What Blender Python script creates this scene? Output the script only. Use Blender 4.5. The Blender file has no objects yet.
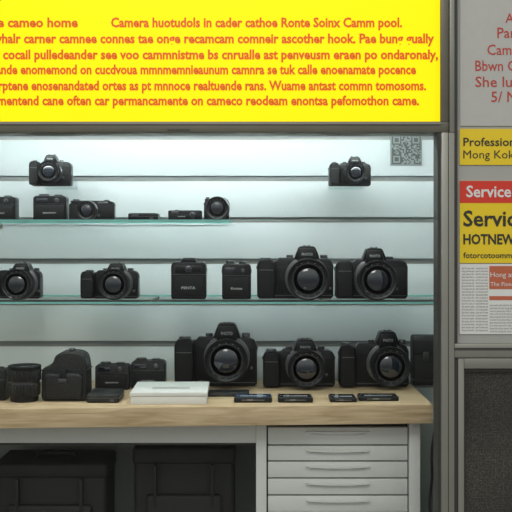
import bpy, bmesh, math, random
from mathutils import Matrix, Vector
random.seed(4)
S=bpy.context.scene
try: S.view_settings.view_transform='Standard'
except Exception as e: print(e)
CAMH=1.25; HOR=240
def PX(px,d): return (px-256)*d/1000.0
def PZ(py,d): return CAMH-(py-HOR)*d/1000.0
# ---------------- materials
def mat(name,col,rough=0.5,metal=0.0,noise=0.0,nscale=40,bump=0.0,bscale=200,emit=0,coat=0,spec=0.5):
    m=bpy.data.materials.new(name); m.use_nodes=True
    nt=m.node_tree; b=nt.nodes['Principled BSDF']
    b.inputs['Base Color'].default_value=(*col,1); b.inputs['Roughness'].default_value=rough
    b.inputs['Metallic'].default_value=metal
    b.inputs['Specular IOR Level'].default_value=spec
    b.inputs['Coat Weight'].default_value=coat
    tc=nt.nodes.new('ShaderNodeTexCoord')
    if noise:
        n=nt.nodes.new('ShaderNodeTexNoise'); n.inputs['Scale'].default_value=nscale; n.inputs['Detail'].default_value=5
        nt.links.new(tc.outputs['Object'],n.inputs['Vector'])
        mx=nt.nodes.new('ShaderNodeMix'); mx.data_type='RGBA'
        mx.inputs[6].default_value=(*[c*(1-noise) for c in col],1); mx.inputs[7].default_value=(*[min(1,c*(1+noise)) for c in col],1)
        nt.links.new(n.outputs['Fac'],mx.inputs[0]); nt.links.new(mx.outputs[2],b.inputs['Base Color'])
        if emit: nt.links.new(mx.outputs[2],b.inputs['Emission Color'])
    if bump:
        n=nt.nodes.new('ShaderNodeTexNoise'); n.inputs['Scale'].default_value=bscale; n.inputs['Detail'].default_value=3
        nt.links.new(tc.outputs['Object'],n.inputs['Vector'])
        bp=nt.nodes.new('ShaderNodeBump'); bp.inputs['Strength'].default_value=bump; bp.inputs['Distance'].default_value=0.002
        nt.links.new(n.outputs['Fac'],bp.inputs['Height']); nt.links.new(bp.outputs['Normal'],b.inputs['Normal'])
    if emit:
        b.inputs['Emission Strength'].default_value=emit
        if not noise: b.inputs['Emission Color'].default_value=(*col,1)
    return m
def glassmat(name,tint,gl=0.08,rough=0.02):
    m=bpy.data.materials.new(name); m.use_nodes=True; nt=m.node_tree; nt.nodes.clear()
    o=nt.nodes.new('ShaderNodeOutputMaterial'); t=nt.nodes.new('ShaderNodeBsdfTransparent'); t.inputs[0].default_value=(*tint,1)
    g=nt.nodes.new('ShaderNodeBsdfGlossy'); g.inputs['Roughness'].default_value=rough
    mx=nt.nodes.new('ShaderNodeMixShader'); mx.inputs[0].default_value=gl
    nt.links.new(t.outputs[0],mx.inputs[1]); nt.links.new(g.outputs[0],mx.inputs[2]); nt.links.new(mx.outputs[0],o.inputs[0]); return m
def wood():
    m=mat('wood_beech',(0.55,0.36,0.18),0.45); nt=m.node_tree; b=nt.nodes['Principled BSDF']
    tc=nt.nodes.new('ShaderNodeTexCoord'); mp=nt.nodes.new('ShaderNodeMapping'); mp.inputs['Scale'].default_value=(1.5,30,30)
    n=nt.nodes.new('ShaderNodeTexNoise'); n.inputs['Scale'].default_value=3; n.inputs['Detail'].default_value=8; n.inputs['Distortion'].default_value=0.6
    r=nt.nodes.new('ShaderNodeValToRGB'); r.color_ramp.elements[0].color=(0.42,0.29,0.15,1); r.color_ramp.elements[1].color=(0.70,0.54,0.34,1)
    r.color_ramp.elements[0].position=0.3; r.color_ramp.elements[1].position=0.7
    nt.links.new(tc.outputs['Object'],mp.inputs[0]); nt.links.new(mp.outputs[0],n.inputs['Vector']); nt.links.new(n.outputs['Fac'],r.inputs[0]); nt.links.new(r.outputs[0],b.inputs['Base Color'])
    return m
def meshscreen():
    m=mat('perforated_screen',(0.1,0.1,0.09),0.5); nt=m.node_tree; b=nt.nodes['Principled BSDF']
    tc=nt.nodes.new('ShaderNodeTexCoord'); v=nt.nodes.new('ShaderNodeTexVoronoi'); v.inputs['Scale'].default_value=260; v.inputs['Randomness'].default_value=0.3
    r=nt.nodes.new('ShaderNodeValToRGB'); r.color_ramp.elements[0].color=(0.17,0.15,0.115,1); r.color_ramp.elements[1].color=(0.030,0.027,0.022,1)
    r.color_ramp.elements[0].position=0.2; r.color_ramp.elements[1].position=0.6
    n=nt.nodes.new('ShaderNodeTexNoise'); n.inputs['Scale'].default_value=4; n.inputs['Detail'].default_value=1
    r2=nt.nodes.new('ShaderNodeValToRGB'); r2.color_ramp.elements[0].color=(0.5,0.5,0.5,1); r2.color_ramp.elements[0].position=0.3; r2.color_ramp.elements[1].position=0.7
    mx=nt.nodes.new('ShaderNodeMix'); mx.data_type='RGBA'; mx.blend_type='MULTIPLY'; mx.inputs[0].default_value=1
    nt.links.new(tc.outputs['Object'],v.inputs['Vector']); nt.links.new(v.outputs['Distance'],r.inputs[0])
    nt.links.new(tc.outputs['Object'],n.inputs['Vector']); nt.links.new(n.outputs['Fac'],r2.inputs[0])
    nt.links.new(r.outputs[0],mx.inputs[6]); nt.links.new(r2.outputs[0],mx.inputs[7]); nt.links.new(mx.outputs[2],b.inputs['Base Color'])
    return m
BLACK=mat('camera_black',(0.007,0.008,0.009),0.30,bump=0.12,bscale=700,spec=0.32)
RUBBER=mat('camera_rubber',(0.005,0.006,0.006),0.42,bump=0.8,bscale=600,spec=0.28)
GLASSL=mat('lens_glass',(0.010,0.014,0.022),0.04,coat=1.0,spec=0.6)
DMETAL=mat('dark_metal',(0.12,0.125,0.13),0.28,metal=0.8)
MARK=mat('marking_grey',(0.36,0.38,0.38),0.5)
ROUGHK=mat('textured_black',(0.010,0.011,0.011),0.36,bump=1.0,bscale=260,spec=0.4)
CM=[BLACK,RUBBER,GLASSL,DMETAL,MARK,ROUGHK]
YEL=mat('sign_yellow_acrylic',(1.0,0.76,0.0),0.5,noise=0.06,nscale=1.2,emit=0.56,spec=0.2)
ORG=mat('sign_text_orange',(0.74,0.13,0.0),0.5,emit=0.22)
BRZ=mat('frame_bronze',(0.15,0.145,0.11),0.45,metal=0.3,noise=0.15,nscale=12)
ALU=mat('frame_aluminium',(0.27,0.27,0.235),0.4,metal=0.4,noise=0.12,nscale=10)
DGAS=mat('gasket_dark',(0.04,0.04,0.035),0.6)
PANEL=mat('facade_panel',(0.38,0.39,0.36),0.55,noise=0.08,nscale=6)
SLAT=mat('slatwall_white',(0.66,0.72,0.73),0.5,noise=0.04,nscale=5)
SLATD=mat('slat_groove',(0.22,0.24,0.24),0.5,metal=0.2)
WHITE=mat('white_laminate',(0.68,0.69,0.66),0.5,noise=0.05,nscale=9)
CEIL=mat('painted_ceiling',(0.75,0.77,0.75),0.8,noise=0.03)
WALL=mat('painted_wall',(0.55,0.57,0.55),0.8,noise=0.05)
UNDER=mat('underdesk_panel',(0.32,0.35,0.33),0.6,noise=0.2,nscale=5)
PAVE=mat('pavement',(0.25,0.24,0.22),0.85,noise=0.25,nscale=15,bump=0.3)
WOOD=wood(); SCREEN=meshscreen()
BAG=mat('bag_nylon',(0.009,0.010,0.010),0.6,bump=0.5,bscale=500)
CLEAR=glassmat('clear_glass',(0.965,0.985,0.98),0.04)
PANE=glassmat('window_pane',(0.98,0.99,0.985),0.010)
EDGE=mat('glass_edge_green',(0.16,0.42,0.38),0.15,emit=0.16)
TUBE=mat('tube_emission',(0.91,0.99,1.0),0.5,emit=29)
PAPER=mat('paper_white',(0.72,0.73,0.70),0.6,noise=0.03)
RED=mat('poster_red',(0.66,0.04,0.02),0.45)
PYEL=mat('poster_yellow',(0.82,0.60,0.015),0.45,noise=0.04)
PWHITE=mat('poster_white',(0.47,0.47,0.44),0.5,noise=0.06)
TBLK=mat('print_black',(0.03,0.03,0.02),0.5)
TGRY=mat('print_grey',(0.16,0.16,0.16),0.5)
TRED=mat('print_red',(0.48,0.05,0.03),0.5)
TROR=mat('print_orange_red',(0.50,0.13,0.06),0.5)
QRD=mat('qr_dark',(0.05,0.06,0.057),0.5); QRL=mat('qr_light',(0.22,0.25,0.24),0.5)
BLUE=mat('screen_blue',(0.05,0.09,0.18),0.15,coat=0.5)
# ---------------- mesh helpers
def merge(dst,src,mi,mx=None):
    if mx is not None: bmesh.ops.transform(src,matrix=mx,verts=src.verts)
    for f in src.faces: f.material_index=mi
    me=bpy.data.meshes.new('t'); src.to_mesh(me); src.free(); dst.from_mesh(me); bpy.data.meshes.remove(me)
def bevel(b,w,seg=2):
    if w>0: bmesh.ops.bevel(b,geom=list(b.edges),offset=w,segments=seg,affect='EDGES',clamp_overlap=True,profile=0.5)
def box(dst,x0,x1,y0,y1,z0,z1,mi=0,bev=0.0,seg=2,mx=None):
    b=bmesh.new(); bmesh.ops.create_cube(b,size=1)
    for v in b.verts:
        v.co=Vector(((x0+x1)/2+v.co.x*(x1-x0),(y0+y1)/2+v.co.y*(y1-y0),(z0+z1)/2+v.co.z*(z1-z0)))
    bevel(b,bev,seg); merge(dst,b,mi,mx)
def poly(dst,pts,y0,y1,mi=0,bev=0.0,seg=2,mx=None):
    b=bmesh.new()
    A=[b.verts.new((x,y0,z)) for x,z in pts]; B=[b.verts.new((x,y1,z)) for x,z in pts]
    b.faces.new(A); b.faces.new(B[::-1]); n=len(pts)
    for i in range(n): b.faces.new((A[i],B[i],B[(i+1)%n],A[(i+1)%n]))
    bmesh.ops.recalc_face_normals(b,faces=b.faces); bevel(b,bev,seg); merge(dst,b,mi,mx)
def lathe(dst,prof,o,axis='y',mi=0,seg=40,knurl=0.0,mx=None):
    b=bmesh.new(); rings=[]
    for r,a in prof:
        ring=[]
        for i in range(seg):
            t=2*math.pi*i/seg; rr=r*(1-(knurl if i%2 else 0))
            c,s=rr*math.cos(t),rr*math.sin(t)
            p=(o[0]+c,o[1]-a,o[2]+s) if axis=='y' else (o[0]+c,o[1]+s,o[2]+a)
            ring.append(b.verts.new(p))
        rings.append(ring)
    for k in range(len(rings)-1):
        for i in range(seg):
            j=(i+1)%seg
            b.faces.new((rings[k][i],rings[k][j],rings[k+1][j],rings[k+1][i]))
    b.faces.new(rings[0]); b.faces.new(rings[-1])
    bmesh.ops.recalc_face_normals(b,faces=b.faces); merge(dst,b,mi,mx)
def finish(name,bm,mats,loc=(0,0,0),parent=None,rot=0.0):
    for f in bm.faces: f.smooth=True
    for e in bm.edges:
        if len(e.link_faces)!=2 or e.calc_face_angle(0)>0.55: e.smooth=False
    me=bpy.data.meshes.new(name); bm.to_mesh(me); bm.free()
    for m in mats: me.materials.append(m)
    ob=bpy.data.objects.new(name,me); S.collection.objects.link(ob); ob.location=loc; ob.rotation_euler=(0,0,rot)
    if parent: ob.parent=parent
    return ob
def empty(name,loc=(0,0,0)):
    e=bpy.data.objects.new(name,None); e.empty_display_size=0.05; S.collection.objects.link(e); e.location=loc; return e
def simple(name,boxes,mats,parent=None,bev=0.0):
    b=bmesh.new()
    for q in boxes: box(b,*q[:6],mi=(q[6] if len(q)>6 else 0),bev=(q[7] if len(q)>7 else bev))
    return finish(name,b,mats,parent=parent)
def textmesh(body,bold=0.0,extr=0.0):
    c=bpy.data.curves.new('tx','FONT'); c.body=body; c.size=1; c.offset=bold; c.extrude=extr; c.resolution_u=2
    o=bpy.data.objects.new('tx',c); S.collection.objects.link(o)
    dg=bpy.context.evaluated_depsgraph_get(); me=bpy.data.meshes.new_from_object(o.evaluated_get(dg))
    bpy.data.objects.remove(o); bpy.data.curves.remove(c); return me
_h=textmesh('H'); CAP=max(v.co.y for v in _h.vertices)
def text(name,body,x,z,y,cap,width=None,m=None,parent=None,bold=0.015):
    me=textmesh(body,bold,0.0); xs=[v.co.x for v in me.vertices]; x0,x1=min(xs),max(xs)
    s=cap/CAP; sx=(width/(x1-x0)) if width else s
    for v in me.vertices: v.co=Vector(((v.co.x-x0)*sx,0,v.co.y*s))
    me.name=name; me.materials.clear(); me.materials.append(m)
    for p in me.polygons: p.material_index=0
    o=bpy.data.objects.new(name,me); S.collection.objects.link(o); o.location=(x,y,z)
    if parent: o.parent=parent
    return o
def stamp(dst,body,x,y,z,cap,width,mi=4):
    me=textmesh(body,0.02,0.0); xs=[v.co.x for v in me.vertices]; x0,x1=min(xs),max(xs); s=cap/CAP; sx=width/(x1-x0)
    for v in me.vertices: v.co=Vector((x+(v.co.x-(x0+x1)/2)*sx,y,z+v.co.y*s))
    me.materials.clear()
    b=bmesh.new(); b.from_mesh(me); bpy.data.meshes.remove(me); merge(dst,b,mi)
# ---------------- room shell
XL,XR=-1.05,0.66; YB=0.56; ZC=1.78
simple('floor',[(-2.5,2.5,-4,0.9,-0.05,0.0)],[PAVE])
simple('ceiling',[(XL,XR,0.085,0.62,ZC,ZC+0.03)],[CEIL])
simple('wall_left',[(XL-0.04,XL-0.001,0.025,0.62,0.0,ZC)],[WALL])
simple('wall_right',[(XR,XR+0.04,0.065,0.62,0.0,ZC)],[WALL])
simple('wall_front',[(XL,0.44,-0.02,0.02,0.0,0.34),(-2.0,XL-0.002,-0.02,0.02,0.0,2.1)],[PANEL])
simple('wall_back',[(XL,XR,0.60,0.64,0.0,ZC)],[WALL])
simple('display_plinth',[(XL,XR,0.065,0.52,0.0,0.36)],[UNDER])
# slatwall
b=bmesh.new(); pitch=0.1263; zg=PZ(178,3.06)
zs=[zg-pitch*i for i in range(-2,6)]
zs.sort(reverse=True)
top=ZC-0.001
gh=0.0125
for z in zs:
    if top-(z+gh/2)>0.002:
        box(b,XL,XR,YB,YB+0.018,z+gh/2,min(top,ZC),0,bev=0.0015)
    box(b,XL,XR,YB+0.010,YB+0.02,z-gh/2-0.002,z+gh/2+0.002,1)
    box(b,XL,XR,YB-0.0012,YB+0.004,z-gh/2-0.0035,z-gh/2+0.0005,2)
    top=z-gh/2
box(b,XL,XR,YB,YB+0.018,0.7,top,0)
finish('slatwall_panel',b,[SLAT,SLATD,ALU])
simple('under_desk_back_panel',[(XL,XR,0.53,0.555,0.36,0.70)],[UNDER])
# ---------------- fluorescent fixture
lamp=empty('fluorescent_tube_light',(0,0,0))
b=bmesh.new(); box(b,-0.95,0.6,0.17,0.23,1.64,1.68,0,0.004); box(b,-0.95,-0.93,0.175,0.225,1.56,1.65,0,0.003); box(b,0.58,0.60,0.175,0.225,1.56,1.65,0,0.003)
box(b,-0.6,-0.58,0.18,0.22,1.67,ZC-0.001,0); box(b,0.3,0.32,0.18,0.22,1.67,ZC-0.001,0)
finish('fixture_housing',b,[WHITE],parent=lamp)
b=bmesh.new(); lathe(b,[(0.013,0),(0.013,1.51)],(0,0,0),'z',0,20)
t=finish('tube',b,[TUBE],parent=lamp); t.rotation_euler=(0,math.pi/2,0); t.location=(-0.93,0.20,1.59)
# ---------------- illuminated sign
sg=empty('illuminated_shop_sign')
xr=PX(440,2.5); zb=PZ(122,2.5)
simple('sign_face',[(XL,xr,0.0,0.01,zb,2.05)],[YEL],parent=sg)
simple('sign_housing',[(XL,xr,0.0101,0.08,zb,2.05)],[WHITE],parent=sg)
simple('sign_frame',[(XL,PX(448,2.5),-0.012,0.083,PZ(133,2.5),zb,0,0.002),(xr,PX(448,2.5),-0.012,0.083,zb,2.05,0,0.002),(XL,xr,-0.016,-0.012,PZ(125,2.5),PZ(123,2.5),1)],[BRZ,ALU],parent=sg)
lines=[(-14,78,27,'the cameo home'),(111,402,27,'Camera huotudols in cader cathoe Ronte Soinx Camm pool.'),
(-8,434,43,'tyhalr carner camnee connes tae onge recamcam comneir ascother hook. Pae bung gually'),
(-8,438,59,'ig cocail pulledeander see voo cammnistme bs cnrualle ast penveusm eraen po ondaronaly,'),
(-8,416,74,'sande enomemond on cucdvoua mmnmemnieaunum camnra se tuk calle enoenamate pocence'),
(-8,426,90,'orptene enosenandated ortes as pt mnnoce realtuende rans. Wuame antast commn tomosoms.'),
(-8,419,105,'rrnentend cane often car permancamente on cameco reodeam enontsa pefomothon came.')]
for i,(a,c,base,s) in enumerate(lines):
    text('sign_text_line_%d'%i,s,PX(a,2.5),PZ(base,2.5),-0.0015,9.0*0.0025,(c-a)*0.0025,ORG,sg,bold=0.035)
text('sign_maker_mark','aoosoe',PX(168,2.5),PZ(131.5,2.5),-0.0135,0.007,0.055,DGAS,sg)
# ---------------- window frame & facade column
wf=empty('window_1')
X=lambda p:PX(p,2.5); Z=lambda p:PZ(p,2.5)
simple('window_mullion',[(X(437),X(440),-0.01,0.05,0.34,Z(133.3),1),(X(440),X(453),-0.02,0.05,0.34,Z(133.3),0,0.002),(X(446.5),X(447.3),-0.0205,-0.019,0.34,Z(133.3),1)],[ALU,DGAS],parent=wf)
simple('window_glass',[(XL,X(437),0.004,0.009,0.34,Z(133)-0.002)],[PANE],parent=wf)
simple('trim_2',[(X(453),X(456.5),-0.012,0.05,0.0,2.05,1),(X(448.3),X(453),-0.02,0.05,Z(133),2.05,0,0.0015)],[ALU,DGAS])
col=simple('facade_panel_right',[(X(456.5),1.3,0.0,0.06,Z(343),2.05,0)],[PANEL])
simple('trim_1',[(X(453),1.3,-0.018,0.05,Z(357),Z(343),0,0.003),(X(453),1.3,-0.021,-0.018,Z(349),Z(347),1)],[ALU,DGAS])
dr=empty('door_1')
simple('door_frame',[(X(457),X(463),-0.014,0.04,0.0,Z(357.5),0,0.002),(X(463),1.25,-0.014,0.04,Z(368),Z(357.5),0,0.002),(X(463),1.25,-0.014,0.04,0.0,0.12,0,0.002),(1.22,1.27,-0.014,0.04,0.12,Z(368),0),
 (X(463),X(465),-0.006,0.03,0.12,Z(368),1),(X(465),1.22,-0.006,0.03,Z(371),Z(368),1)],[ALU,DGAS],parent=dr)
simple('door_screen',[(X(465),1.22,0.006,0.02,0.12,Z(371))],[SCREEN],parent=dr)
simple('door_glass',[(X(465),1.22,-0.001,0.003,0.12,Z(371))],[PANE],parent=dr)
# ---------------- posters
def poster(name,x0,x1,y0,y1,m,bord=None):
    e=empty(name); bx=[(X(x0),X(x1),-0.003,0.0,Z(y1),Z(y0))]
    simple(name+'_sheet',bx,[m],parent=e); return e
p=poster('address_poster',460,640,-30,126,PWHITE)
for s,x,yb,c in [('A Tam Photo',505,23,10),('Parts & Photo',497,38,11),('Camera Repair',487,55,11),('Bbwn Camera Ltd',475,71,11),('She lus Service',475,87,11),('5/ Nathan St',491,102,11)]:
    text('text_'+s[:3].strip(),s,X(x),Z(yb),-0.0038,c*0.0025*0.92,len(s)*6.2*0.0025,TRED,p,bold=0.006)
p=poster('yellow_shop_notice',459.5,640,129,165,PYEL)
text('text_a','Professional Photo',X(463),Z(146),-0.0038,8*0.0025,0.235,TBLK,p,bold=0.015)
text('text_b','Mong Kok Shop',X(463),Z(158.5),-0.0038,8*0.0025,0.195,TBLK,p,bold=0.0)
p=poster('service_poster',459.5,640,181,263,PYEL)
simple('red_header',[(X(459.5),X(640),-0.0036,-0.003,Z(203),Z(181))],[RED],parent=p)
text('text_a','Service Centre',X(466),Z(197),-0.0042,11*0.0025,0.235,PAPER,p,bold=0.02)
text('text_b','Service',X(463),Z(226),-0.0038,15*0.0025,None,TBLK,p,bold=0.02)
text('text_c','HOTNEW CAMERA',X(463),Z(244),-0.0038,9.5*0.0025,0.25,TBLK,p,bold=0.03)
text('text_d','fotorcotoommoterocm enoma',X(463),Z(258),-0.0038,5.5*0.0025,None,TBLK,p,bold=0.015)
p=poster('newspaper_clipping',459.5,640,264,334,PAPER)
words=['came','phot','lens','shop','on','the','ermo','sata','pion','fro','de','ancam','rean','tos','is','mong','kok','in']
for ci,(a,c) in enumerate([(461.5,474),(475.5,487.5)]):
    for r in range(22):
        s=' '.join(random.choice(words) for _ in range(4)); w=(c-a)*0.0025
        text('column_%d_%d'%(ci,r),s,X(a),Z(269+r*2.95),-0.0036,1.9*0.0025,w,TGRY,p,bold=0.0)
simple('news_picture',[(X(489),X(560),-0.0036,-0.003,Z(289),Z(266),0),(X(489),X(560),-0.0036,-0.003,Z(300),Z(296),0)],[TROR],parent=p)
text('news_head','Hong amera',X(490),Z(277),-0.0042,5*0.0025,None,PAPER,p,bold=0.0); text('news_head2','The Pione shop',X(490),Z(286),-0.0042,4*0.0025,None,PAPER,p,bold=0.0)
for r in range(10):
    text('column_2_%d'%r,' '.join(random.choice(words) for _ in range(9)),X(489.5),Z(306+r*2.9),-0.0036,1.9*0.0025,0.09,TGRY,p,bold=0.0)
# ---------------- glass shelves
def gshelf(name,x0,x1,y0,y1,z,th=0.005,brk=()):
    b=bmesh.new(); box(b,x0,x1,y0,y1,z-th,z,0)
    for f in b.faces:
        f.material_index=0 if abs(f.normal.z)>0.5 else 1
    for bx in brk:
        box(b,bx-0.002,bx+0.002,y0+0.10,y1+0.009,z-th-0.007,z-th,2,0.0008)
        box(b,bx-0.005,bx+0.005,y1+0.001,y1+0.009,z-th-0.016,z-th,2,0.0008)
    return finish(name,b,[CLEAR,EDGE,ALU])
Z1=PZ(219.5,2.7); Z2=PZ(302,2.7); ZT=PZ(407,2.569)
gshelf('glass_shelf',XL+0.01,PX(229,2.7),0.20,0.549,Z1,brk=(-0.95,-0.78))
gshelf('glass_shelf',XL+0.01,XR-0.01,0.20,0.549,Z2,brk=(-0.95,-0.3,0.2,0.6))
# ---------------- desk
desk=empty('wooden_top_desk')
def fy(x): return 0.03+(x+0.645)*(0.08/1.105)
xa,xb=XL+0.02,PX(433,2.61)
b=bmesh.new()
A=[(xa,fy(xa)+0.012),(xb,fy(xb)),(xb,0.553),(xa,0.553)]
lo=[b.verts.new((x,y,ZT-0.050)) for x,y in A]; hi=[b.verts.new((x,y,ZT)) for x,y in A]
b.faces.new(lo[::-1]); b.faces.new(hi)
for i in range(4): b.faces.new((lo[i],lo[(i+1)%4],hi[(i+1)%4],hi[i]))
bevel(b,0.0025,2); finish('desk_top',b,[WOOD],parent=desk)
zt=ZT-0.050
dl=2.66
simple('desk_apron',[(xa,PX(256,dl),dl-2.5,dl-2.48,PZ(443,dl),zt),(xa,PX(256,dl),dl-2.488,dl-2.475,PZ(446,dl),PZ(443.2,dl),1)],[WHITE,DGAS],parent=desk,bev=0.001)
simple('desk_legs',[(PX(256,dl),PX(266.5,dl),dl-2.505,0.52,0.36,zt,0,0.0015),(PX(409,dl),PX(420,dl),dl-2.505,0.52,0.36,zt,0,0.0015),(xa,xa+0.03,0.16,0.52,0.36,zt,0,0.0015),(PX(267,dl),PX(409,dl),dl-2.47,0.52,0.362,zt,1)],[WHITE,DGAS],parent=desk)
b=bmesh.new(); yy=dl-2.5
ds=[(427.5,444.5),(446,460.5),(462,477.5),(479,494.5),(496,512),(513.5,530),(531.5,548)]
for a,c in ds:
    x0,x1=PX(268,dl),PX(407.5,dl); z0,z1=PZ(c,dl),PZ(a,dl)
    box(b,x0,x1,yy,yy+0.018,z0,z1,0,0.0015)
    cx=(x0+x1)/2; zz=z1-0.012
    pts=[(cx-0.085,zz+0.002),(cx-0.075,zz-0.002),(cx-0.02,zz-0.004),(cx+0.02,zz-0.004),(cx+0.075,zz-0.002),(cx+0.085,zz+0.002),(cx+0.06,zz+0.0025),(cx-0.06,zz+0.0025)]
    poly(b,pts,yy-0.010,yy+0.001,0,0.0006)
    box(b,cx-0.072,cx+0.072,yy-0.0008,yy+0.001,zz-0.0055,zz-0.0042,1)
finish('drawers',b,[WHITE,ALU,DGAS],parent=desk)
# ---------------- camera builders
def knob(b,x,y,z,r,h,mi=3):
    lathe(b,[(r*0.9,0),(r,h*0.1),(r,h*0.85),(r*0.88,h)],(x,y,z),'z',mi,24,0.06)
def lens(b,cx,y,cz,R,L):
    lathe(b,[(.90*R,-0.002),(.90*R,.10*L),(.84*R,.13*L),(.84*R,.22*L)],(cx,y,cz),'y',0,40)
    lathe(b,[(.92*R,.22*L),(.95*R,.24*L),(.95*R,.50*L),(.92*R,.52*L)],(cx,y,cz),'y',1,80,0.04)
    lathe(b,[(.885*R,.515*L),(.885*R,.60*L)],(cx,y,cz),'y',0,40)
    lathe(b,[(.885*R,.60*L),(.905*R,.605*L),(.905*R,.62*L),(.885*R,.625*L)],(cx,y,cz),'y',3,40)
    lathe(b,[(.93*R,.63*L),(.97*R,.65*L),(.97*R,.86*L),(.94*R,.87*L)],(cx,y,cz),'y',1,88,0.04)
    prof=[(.95*R,.86*L),(R,.88*L),(R,.985*L),(.98*R,L),(.93*R,L),(.90*R,.985*L),(.86*R,.95*L),(.76*R,.94*L),(.74*R,.92*L),(.68*R,.91*L),(.64*R,.90*L),(.62*R,.87*L),(.50*R,.86*L)]
    lathe(b,prof,(cx,y,cz),'y',0,56)
    lathe(b,[(.755*R,.93*L),(.755*R,.945*L),(.725*R,.945*L),(.725*R,.93*L)],(cx,y,cz),'y',3,48)
    lathe(b,[(.64*R,.88*L),(.635*R,.905*L),(.600*R,.905*L),(.595*R,.88*L)],(cx,y,cz),'y',3,48)
    dome=[(.595*R*math.cos(t),.885*L+.16*R*math.sin(t)) for t in [0,.2,.4,.6,.8,1.0,1.2,1.4,1.52]]
    lathe(b,dome,(cx,y,cz),'y',2,48)
    for k in range(16):
        if k in(3,4,5,11,12,13): continue
        t=2*math.pi*k/16; m=Matrix.Translation((cx,y,cz))@Matrix.Rotation(t,4,'Y')
        box(b,-0.0009,0.0009,-.953*L,-.940*L,.79*R,.825*R,4,mx=m)
def dslr(name,x0,x1,yt,lx,ly,r,d,z,L=0.085,D=0.045,grip=True,hump=True,bodymat=0,label='PHOTO',rot=0.0,sc=0.80):
    W=(x1-x0)*d/1000; H=PZ(yt,d)-z-(0.0034 if hump else 0)
    dd=d-L; cx=PX(lx,dd)-PX(x0,d); cz=PZ(ly,dd)-z; R=r*dd/1000
    cz=max(cz,R+0.001); b=bmesh.new(); Hb=H*sc if hump else H*0.93
    g=0.235*W if grip else 0
    pts=[(0.03*W,0),(0.97*W,0),(W,0.05*H),(W,Hb*0.82),(0.97*W,Hb*0.93),(0.90*W,Hb*0.98),(cx,Hb),(g+0.05*W,Hb),(g+0.02*W,Hb*0.93),(0.05*W,Hb*0.90),(0,Hb*0.80),(0,0.05*H)]
    poly(b,pts,0,D,bodymat,0.003,3)
    box(b,(0.27 if grip else 0.03)*W,0.985*W,-0.0015,0.01,0.10*H,Hb*0.78,1,0.0012)
    box(b,0.02*W,0.98*W,-0.0008,D-0.002,0.055*H,0.068*H,3)
    if grip:
        gw=g
        b2=[(0.005*W,0.02*H),(gw,0.02*H),(gw*1.0,Hb*0.45),(gw*0.98,Hb*0.90),(gw*0.75,Hb*0.99),(0.15*gw,Hb*0.97),(0.0,Hb*0.86),(0,Hb*0.4)]
        poly(b,b2,-0.032,0.012,1 if bodymat==0 else bodymat,0.007,4)
        box(b,gw*0.12,gw*0.88,-0.0325,-0.02,Hb*0.70,Hb*0.715,3,0.0004)
        lathe(b,[(0.0065,0),(0.0065,0.003),(0.0055,0.0042)],(gw*0.5,-0.010,Hb*0.965),'z',3,20)
    if hump:
        hw=min(0.165*W,W*0.97-cx); hl=0.165*W
        pp=[(cx-hl,Hb-0.002),(cx+hw,Hb-0.002),(cx+hw*0.86,Hb+(H-Hb)*0.40),(cx+hw*0.66,H*0.975),(cx+hw*0.5,H),(cx-hl*0.5,H),(cx-hl*0.66,H*0.975),(cx-hl*0.86,Hb+(H-Hb)*0.40)]
        poly(b,pp,-0.016,D*0.9,bodymat,0.002,3)
        fp=[(cx-hl*0.78,Hb*0.90),(cx+hw*0.78,Hb*0.90),(cx+hw*0.60,H*0.955),(cx-hl*0.60,H*0.955)]
        poly(b,fp,-0.020,-0.01,bodymat,0.002,2)
        stamp(b,label,cx,-0.0204,Hb+(H-Hb)*0.20,(H-Hb)*0.22,hl*0.85)
        box(b,cx-0.010,cx+0.010,0.006,0.024,H-0.0005,H+0.0018,3,0.0004)
        box(b,cx-0.0095,cx-0.006,0.006,0.024,H+0.001,H+0.0034,3); box(b,cx+0.006,cx+0.0095,0.006,0.024,H+0.001,H+0.0034,3)
        box(b,cx-0.013,cx+0.013,D*0.9-0.002,D+0.008,Hb*0.93,Hb+(H-Hb)*0.7,1,0.003)
        knob(b,0.115*W,D*0.55,Hb*0.89,0.075*W,H*0.085)
        if cx-hl-0.11*W>g+0.05*W: knob(b,cx-hl-0.055*W,D*0.55,Hb*0.99,0.045*W,H*0.06)
        kx=cx+hw+0.065*W
        if kx+0.05*W<=W: knob(b,kx,D*0.55,Hb*0.97,0.05*W,H*0.08)
    else:
        knob(b,0.14*W,D*0.5,H*0.925,0.075*W,H*0.075); knob(b,0.82*W,D*0.5,H*0.925,0.06*W,H*0.05)
        box(b,cx-0.07*W,cx+0.09*W,-0.001,0.004,H*0.78,H*0.88,3,0.0008)
        box(b,cx-0.05*W,cx+0.07*W,-0.0018,0.0,H*0.80,H*0.86,2)
        stamp(b,label,0.75*W,-0.0016,H*0.80,H*0.07,0.22*W)
    lathe(b,[(R*1.08,-0.004),(R*1.08,0.004),(R*1.0,0.006)],(cx,0,cz),'y',3,44)
    lathe(b,[(0.004,0),(0.004,0.007)],(min(cx+R*1.15,W-0.004),0,max(cz-R*0.5,0.008)),'y',3,16)
    lathe(b,[(0.003,0),(0.003,0.004)],(cx-R*0.85,-0.001,Hb*0.9),'y',2,16)
    lens(b,cx,0,cz,R,L)
    for sx in (-0.0022,W-0.0008):
        box(b,sx,sx+0.003,D*0.4,D*0.6,Hb*0.72,Hb*0.80,3,0.0006)
    box(b,0.2*W,0.75*W,D-0.001,D+0.003,0.15*H,0.70*Hb,3,0.001); box(b,0.23*W,0.72*W,D+0.002,D+0.0034,0.18*H,0.66*Hb,2)
    return finish(name,b,CM,(PX(x0,d),d-2.5,z),rot=rot)
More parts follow.
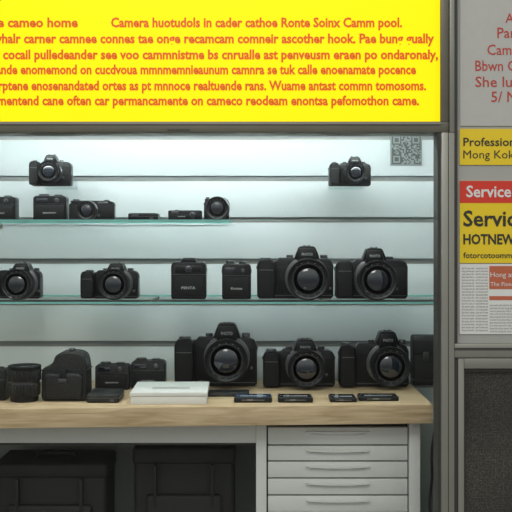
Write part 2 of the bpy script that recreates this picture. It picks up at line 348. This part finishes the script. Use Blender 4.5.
def bodybox(name,x0,x1,yt,d,z,D=0.05,mi=0,label='auto',style=0,rot=0.0):
    W=(x1-x0)*d/1000; H=PZ(yt,d)-z; b=bmesh.new(); Hb=H*0.90
    pts=[(0.04*W,0),(0.96*W,0),(W,0.04*H),(W,Hb*0.92),(0.93*W,Hb),(0.07*W,Hb),(0,Hb*0.92),(0,0.04*H)]
    poly(b,pts,0,D,mi,0.003,3)
    box(b,0.06*W,0.94*W,-0.003,0.005,0.07*H,Hb*0.62,1,0.002)
    box(b,0.03*W,0.97*W,-0.0012,0.004,Hb*0.66,Hb*0.675,3)
    if style==0:
        pp=[(0.25*W,Hb-0.002),(0.75*W,Hb-0.002),(0.66*W,H),(0.34*W,H)]
        poly(b,pp,0.004,D*0.85,mi,0.0015,2)
        box(b,0.12*W,0.88*W,-0.0045,0,Hb*0.72,Hb*0.90,0,0.002); lathe(b,[(0.10*W,0),(0.10*W,0.003),(0.08*W,0.004)],(0.5*W,-0.004,Hb*0.81),'y',2,24)
    else:
        knob(b,0.28*W,D*0.5,Hb-0.001,0.16*W,H*0.09); knob(b,0.72*W,D*0.5,Hb-0.001,0.13*W,H*0.07)
        box(b,0.10*W,0.45*W,-0.003,0,Hb*0.74,Hb*0.90,2,0.001); lathe(b,[(0.07*W,0),(0.07*W,0.003),(0.05*W,0.004)],(0.72*W,0,Hb*0.82),'y',3,20)
    stamp(b,label,0.5*W,-0.0034,H*0.25,H*0.06,0.40*W)
    for sx in (-0.002,W-0.001): box(b,sx,sx+0.003,D*0.4,D*0.6,Hb*0.74,Hb*0.84,3,0.0006)
    return finish(name,b,CM,(PX(x0,d),d-2.5,z),rot=rot)
def uplens(name,xc,r,yt,d,z):
    R=r*d/1000; H=PZ(yt,d)-z; b=bmesh.new(); o=(0,0,0)
    lathe(b,[(.82*R,0),(.84*R,.02*H),(.84*R,.14*H),(.92*R,.18*H)],o,'z',0,40)
    lathe(b,[(.94*R,.18*H),(.97*R,.20*H),(.97*R,.48*H),(.94*R,.50*H)],o,'z',5,64,0.06)
    lathe(b,[(.90*R,.49*H),(.90*R,.54*H),(.92*R,.545*H),(.92*R,.56*H),(.9*R,.565*H),(.9*R,.58*H)],o,'z',3,40)
    lathe(b,[(.96*R,.57*H),(.99*R,.59*H),(.99*R,.88*H),(.96*R,.90*H)],o,'z',5,64,0.06)
    lathe(b,[(.95*R,.89*H),(R,.90*H),(R,.98*H),(.97*R,H),(.88*R,H),(.84*R,.97*H),(.6*R,.94*H)],o,'z',0,44)
    lathe(b,[(.6*R,.93*H),(.4*R,.955*H),(.05*R,.965*H)],o,'z',2,36)
    return finish(name,b,CM,(PX(xc,d),d-2.5,z))
# ---- top cameras on small acrylic slatwall shelves
ZS=PZ(185.5,2.88)
for a,c in ((31,71),(329,372)):
    gx0,gx1=PX(a+3,2.9),PX(c-3,2.9)
    b=bmesh.new(); box(b,gx0,gx1,0.375,0.558,ZS-0.002,ZS,0,0.0004); box(b,gx0,gx1,0.555,0.5585,ZS-0.003,ZS+0.03,0)
    finish('acrylic_display_shelf',b,[CLEAR])
dslr('mirrorless_camera',31,71,154,48,171,10.5,2.9,ZS,L=0.045,D=0.035)
dslr('mirrorless_camera',329,371,156,356,172,10,2.9,ZS,L=0.045,D=0.035)
# ---- row 2
bodybox('film_camera',-17,15,194,2.8,Z1,style=1,label='lux')
bodybox('film_camera',33,66,193,2.8,Z1,style=1,label='auto')
dslr('compact_camera',69,114,199,86,210.5,9.5,2.8,Z1,L=0.03,D=0.032,grip=False,hump=False,label='ZOOM')
def flatbox(name,x0,x1,d0,d1,z,h,mats,bev=0.003,lab=None,rot=0.0):
    W=(x1-x0)*d0/1000; Dp=d1-d0; b=bmesh.new()
    box(b,0,W,0,Dp,0,h,0,bev,3); box(b,-0.0006,W+0.0006,-0.0006,Dp*0.98,h*0.48,h*0.56,1)
    box(b,W*0.08,W*0.92,Dp*0.1,Dp*0.9,h-0.0005,h+0.0006,2,0.0002)
    box(b,W*0.12,W*0.35,-0.0012,0.001,h*0.62,h*0.82,3); box(b,W*0.72,W*0.84,-0.0012,0.001,h*0.15,h*0.40,1)
    return finish(name,b,mats,(PX(x0,d0),d0-2.5,z),rot=rot)
KS=[BLACK,DMETAL,RUBBER,DMETAL]
flatbox('lens_filter_case',128,158,2.78,2.84,Z1,0.019,KS)
b=bmesh.new(); W=34*0.0028
box(b,0,W,0,0.025,0,0.028,0,0.004,3); box(b,0.004,W-0.004,-0.001,0.004,0.004,0.018,1,0.0008); lathe(b,[(0.009,0),(0.009,0.004),(0.007,0.005),(0.006,0.003)],(W*0.72,0,0.0145),'y',3,28); lathe(b,[(0.005,0),(0.004,0.004)],(W*0.72,-0.002,0.0145),'y',2,20)
box(b,W*0.1,W*0.3,-0.0015,0.002,0.019,0.025,3,0.0006); lathe(b,[(0.005,0),(0.005,0.002)],(W*0.25,0.012,0.0275),'z',3,18); stamp(b,'mini',W*0.4,-0.0014,0.009,0.004,0.02)
finish('pocket_camera',b,CM,(PX(168,2.8),0.3,Z1))
dslr('compact_camera',204,229,197,217,209.0,11.5,2.8,Z1,L=0.04,D=0.03,grip=False,hump=False,label='x')
# ---- row 3
dslr('mirrorless_camera',-16,40,262,16,289,15.5,2.85,Z2,L=0.07)
dslr('mirrorless_camera',82,138,262,113,289.5,15.5,2.85,Z2,L=0.07)
bodybox('medium_format_camera',171,206,258,2.82,Z2,style=0,label='PENTA')
bodybox('film_camera',222,251,260,2.82,Z2,style=1,label='foto')
dslr('dslr_camera',257,333.5,245,308.5,282,21,2.85,Z2,L=0.09,sc=0.78)
dslr('dslr_camera',335.5,408,247,378,283,20,2.85,Z2,L=0.09,sc=0.78)
# ---- counter row
bodybox('film_camera',-22,6,366,2.67,ZT,style=1,label='foto',mi=5)
uplens('zoom_lens',24.5,16.5,365,2.67,ZT)
# padded textured case with a domed lid, zip, strap loops and buckle
d=2.66; W=46*d/1000; H=PZ(352,d)-ZT; b=bmesh.new()
pts=[(0.04*W,0),(0.96*W,0),(W,0.08*H),(W*0.99,0.62*H),(0.97*W,0.80*H),(0.92*W,0.93*H),(0.80*W,0.985*H),(0.62*W,H),(0.42*W,0.985*H),(0.30*W,0.92*H),(0.26*W,0.80*H),(0.20*W,0.72*H),(0.05*W,0.68*H),(0,0.58*H),(0,0.08*H)]
poly(b,pts,0,0.085,5,0.007,4)
pts=[(0.10*W,0.06*H),(0.90*W,0.06*H),(0.92*W,0.50*H),(0.84*W,0.57*H),(0.14*W,0.57*H),(0.08*W,0.50*H)]
poly(b,pts,-0.012,0.01,5,0.006,4)
box(b,-0.0012,W+0.0012,-0.001,0.087,0.615*H,0.635*H,0,0.0005)
box(b,0.42*W,0.56*W,-0.0145,0.0,0.40*H,0.66*H,0,0.0015); box(b,0.40*W,0.58*W,-0.016,-0.012,0.40*H,0.47*H,3,0.001)
lathe(b,[(0.008,0),(0.009,0.002),(0.009,0.006),(0.007,0.008)],(0.62*W,0.04,0.985*H),'z',3,24,0.06)
finish('padded_camera_case',b,CM,(PX(41,d),d-2.5,ZT))
bodybox('film_camera',95,129,362,2.86,ZT,style=1,label='auto',mi=5)
bodybox('film_camera',131,165,358,2.88,ZT,style=1,label='auto',mi=5)
flatbox('camera_pouch',86,119,2.63,2.74,ZT,0.024,[BAG,DMETAL,RUBBER,DGAS],0.006)
dslr('dslr_camera',175,257,322,226,361,22,2.93,ZT,L=0.09,sc=0.78)
dslr('dslr_camera',263,335,338,306.5,369,19,2.92,ZT,L=0.08,sc=0.78)
dslr('dslr_camera',339,409,330,391,367,20,2.92,ZT,L=0.08,sc=0.78)
b=bmesh.new(); W=0.075; H=PZ(336,2.95)-ZT
box(b,0,W,0,0.06,0,H,0,0.008,3); box(b,-0.001,W+0.001,-0.003,0.05,H*0.62,H*0.95,0,0.006,3); box(b,W*0.4,W*0.6,-0.006,0,H*0.5,H*0.68,1,0.001); box(b,-0.0005,W+0.0005,-0.0008,0.05,H*0.1,H*0.115,1)
finish('camera_case',b,[BAG,DMETAL],(PX(412,2.95)+0.003,0.45,ZT))
b=bmesh.new(); box(b,0,0.198,0,0.20,0,0.021,0,0.001); box(b,-0.002,0.200,-0.002,0.202,0.0215,0.031,0,0.0012); box(b,0.001,0.197,0.0,0.2,0.0205,0.022,1); box(b,0.05,0.15,0.06,0.10,0.0305,0.0312,2)
finish('white_product_box',b,[PAPER,DMETAL,PWHITE],(PX(130.5,2.605),0.108,ZT),rot=0.02)
flatbox('filter_wallet',208,249,2.735,2.79,ZT,0.012,[BAG,DMETAL,RUBBER,DGAS])
def phone(x0,x1,d0,d1,m,h=0.009):
    W=(x1-x0)*d0/1000; Dp=d1-d0; b=bmesh.new(); box(b,0,W,0,Dp,0,h,0,0.003,3); box(b,0.004,W-0.004,0.004,Dp-0.004,h-0.0004,h+0.0005,1)
    lathe(b,[(0.003,0),(0.003,0.0008)],(0.008,Dp*0.5,h),'z',2,16); box(b,W*0.35,W*0.5,-0.0008,0.001,h*0.4,h*0.65,2); box(b,W*0.2,W*0.8,-0.0006,0.001,h*0.46,h*0.56,2)
    box(b,W*0.15,W*0.85,Dp*0.3,Dp*0.42,h+0.0002,h+0.0009,3)
    return finish('mobile_phone',b,[BLACK,m,ALU,MARK],(PX(x0,d0),d0-2.5,ZT))
phone(234,272,2.635,2.70,BLUE,0.014); phone(278,313,2.635,2.70,GLASSL,0.014); phone(330,357,2.64,2.71,GLASSL,0.012); phone(359,399,2.66,2.72,GLASSL,0.012)
# ---- under desk bags
def bag(name,x0,x1,yt,d,z=0.36):
    W=(x1-x0)*d/1000; H=PZ(yt,d)-z; b=bmesh.new()
    box(b,0,W,0,0.18,0,H*0.86,0,0.012,3); box(b,-0.004,W+0.004,-0.006,0.186,H*0.80,H*0.95,0,0.010,3)
    box(b,W*0.12,W*0.88,-0.018,0.01,0.03,H*0.55,0,0.010,3); box(b,W*0.2,W*0.23,-0.02,0,H*0.45,H*0.8,0,0.001); box(b,W*0.77,W*0.80,-0.02,0,H*0.45,H*0.8,0,0.001)
    pts=[(W*0.3,H*0.93),(W*0.33,H*1.0),(W*0.67,H*1.0),(W*0.70,H*0.93),(W*0.68,H*0.93),(W*0.65,H*0.98),(W*0.35,H*0.98),(W*0.32,H*0.93)]
    poly(b,pts,0.08,0.10,0)
    return finish(name,b,[BAG,DMETAL],(PX(x0,d),d-2.5,z))
bag('camera_bag',-6,106,458,2.78); bag('camera_bag',134,234,441,2.80)
c=bpy.data.curves.new('power_cable','CURVE'); c.dimensions='3D'; c.bevel_depth=0.004; c.bevel_resolution=3
sp=c.splines.new('NURBS'); pts=[(427,372,2.99),(436,385,2.98),(434,420,2.9),(427,450,2.88),(430,480,2.87),(424,505,2.87),(430,540,2.86),(428,557,2.86)]
sp.points.add(len(pts)-1)
for q,(px,py,d) in zip(sp.points,pts): q.co=(PX(px+2,d)+0.004,d-2.5,max(PZ(py,d),0.366),1)
sp.use_endpoint_u=True; sp.order_u=4
o=bpy.data.objects.new('power_cable',c); S.collection.objects.link(o); c.materials.append(DGAS)
# ---- QR sign
b=bmesh.new(); d=3.05; n=21; s=29*d/1000; cs=s/n
box(b,-0.004,s+0.004,0.0,0.003,-0.004,s+0.004,1)
def fin(i,j):
    for a,c in ((0,0),(0,14),(14,14)):
        u,v=i-a,j-c
        if 0<=u<7 and 0<=v<7: return (u in(0,6) or v in(0,6) or (2<=u<=4 and 2<=v<=4))
    return None
for i in range(n):
    for j in range(n):
        f=fin(i,j); on=f if f is not None else random.random()<0.58
        if on: box(b,i*cs,(i+1)*cs,-0.0008,0.001,j*cs,(j+1)*cs,0)
finish('qr_code_sign',b,[QRD,QRL],(PX(392,d),d-2.5+0.005,PZ(164,d)))
# ---------------- lights, world, camera
w=bpy.data.worlds.new('world'); S.world=w; w.use_nodes=True; nt=w.node_tree
bg=nt.nodes['Background']; bg.inputs[1].default_value=0.82
tc=nt.nodes.new('ShaderNodeTexCoord'); sp=nt.nodes.new('ShaderNodeSeparateXYZ'); rp=nt.nodes.new('ShaderNodeValToRGB')
nt.links.new(tc.outputs['Generated'],sp.inputs[0]); mr=nt.nodes.new('ShaderNodeMapRange'); mr.inputs[1].default_value=-1; mr.inputs[2].default_value=1
nt.links.new(sp.outputs['Z'],mr.inputs[0]); nt.links.new(mr.outputs[0],rp.inputs[0]); nt.links.new(rp.outputs[0],bg.inputs[0])
e=rp.color_ramp.elements; e[0].position=0.46; e[0].color=(0.22,0.22,0.22,1); e[1].position=0.64; e[1].color=(1.0,1.0,0.98,1)
L=bpy.data.lights.new('added_overhead_light','AREA'); L.energy=22; L.size=1.0; L.color=(1.0,0.97,0.92)  # no street lamp: added to put highlights on black cameras, lights facade and desk
lo=bpy.data.objects.new('added_overhead_light',L); S.collection.objects.link(lo); lo.location=(-0.3,-2.2,3.0)
lo.rotation_euler=(Vector((0,0.3,0.9))-lo.location).to_track_quat('-Z','Y').to_euler()
cd=bpy.data.cameras.new('cam'); cam=bpy.data.objects.new('cam',cd); S.collection.objects.link(cam)
cam.location=(0,-2.5,CAMH); cam.rotation_euler=(math.pi/2,0,0); cd.sensor_width=36; cd.lens=36*1000/512; cd.shift_y=-(256-HOR)/512
S.camera=cam
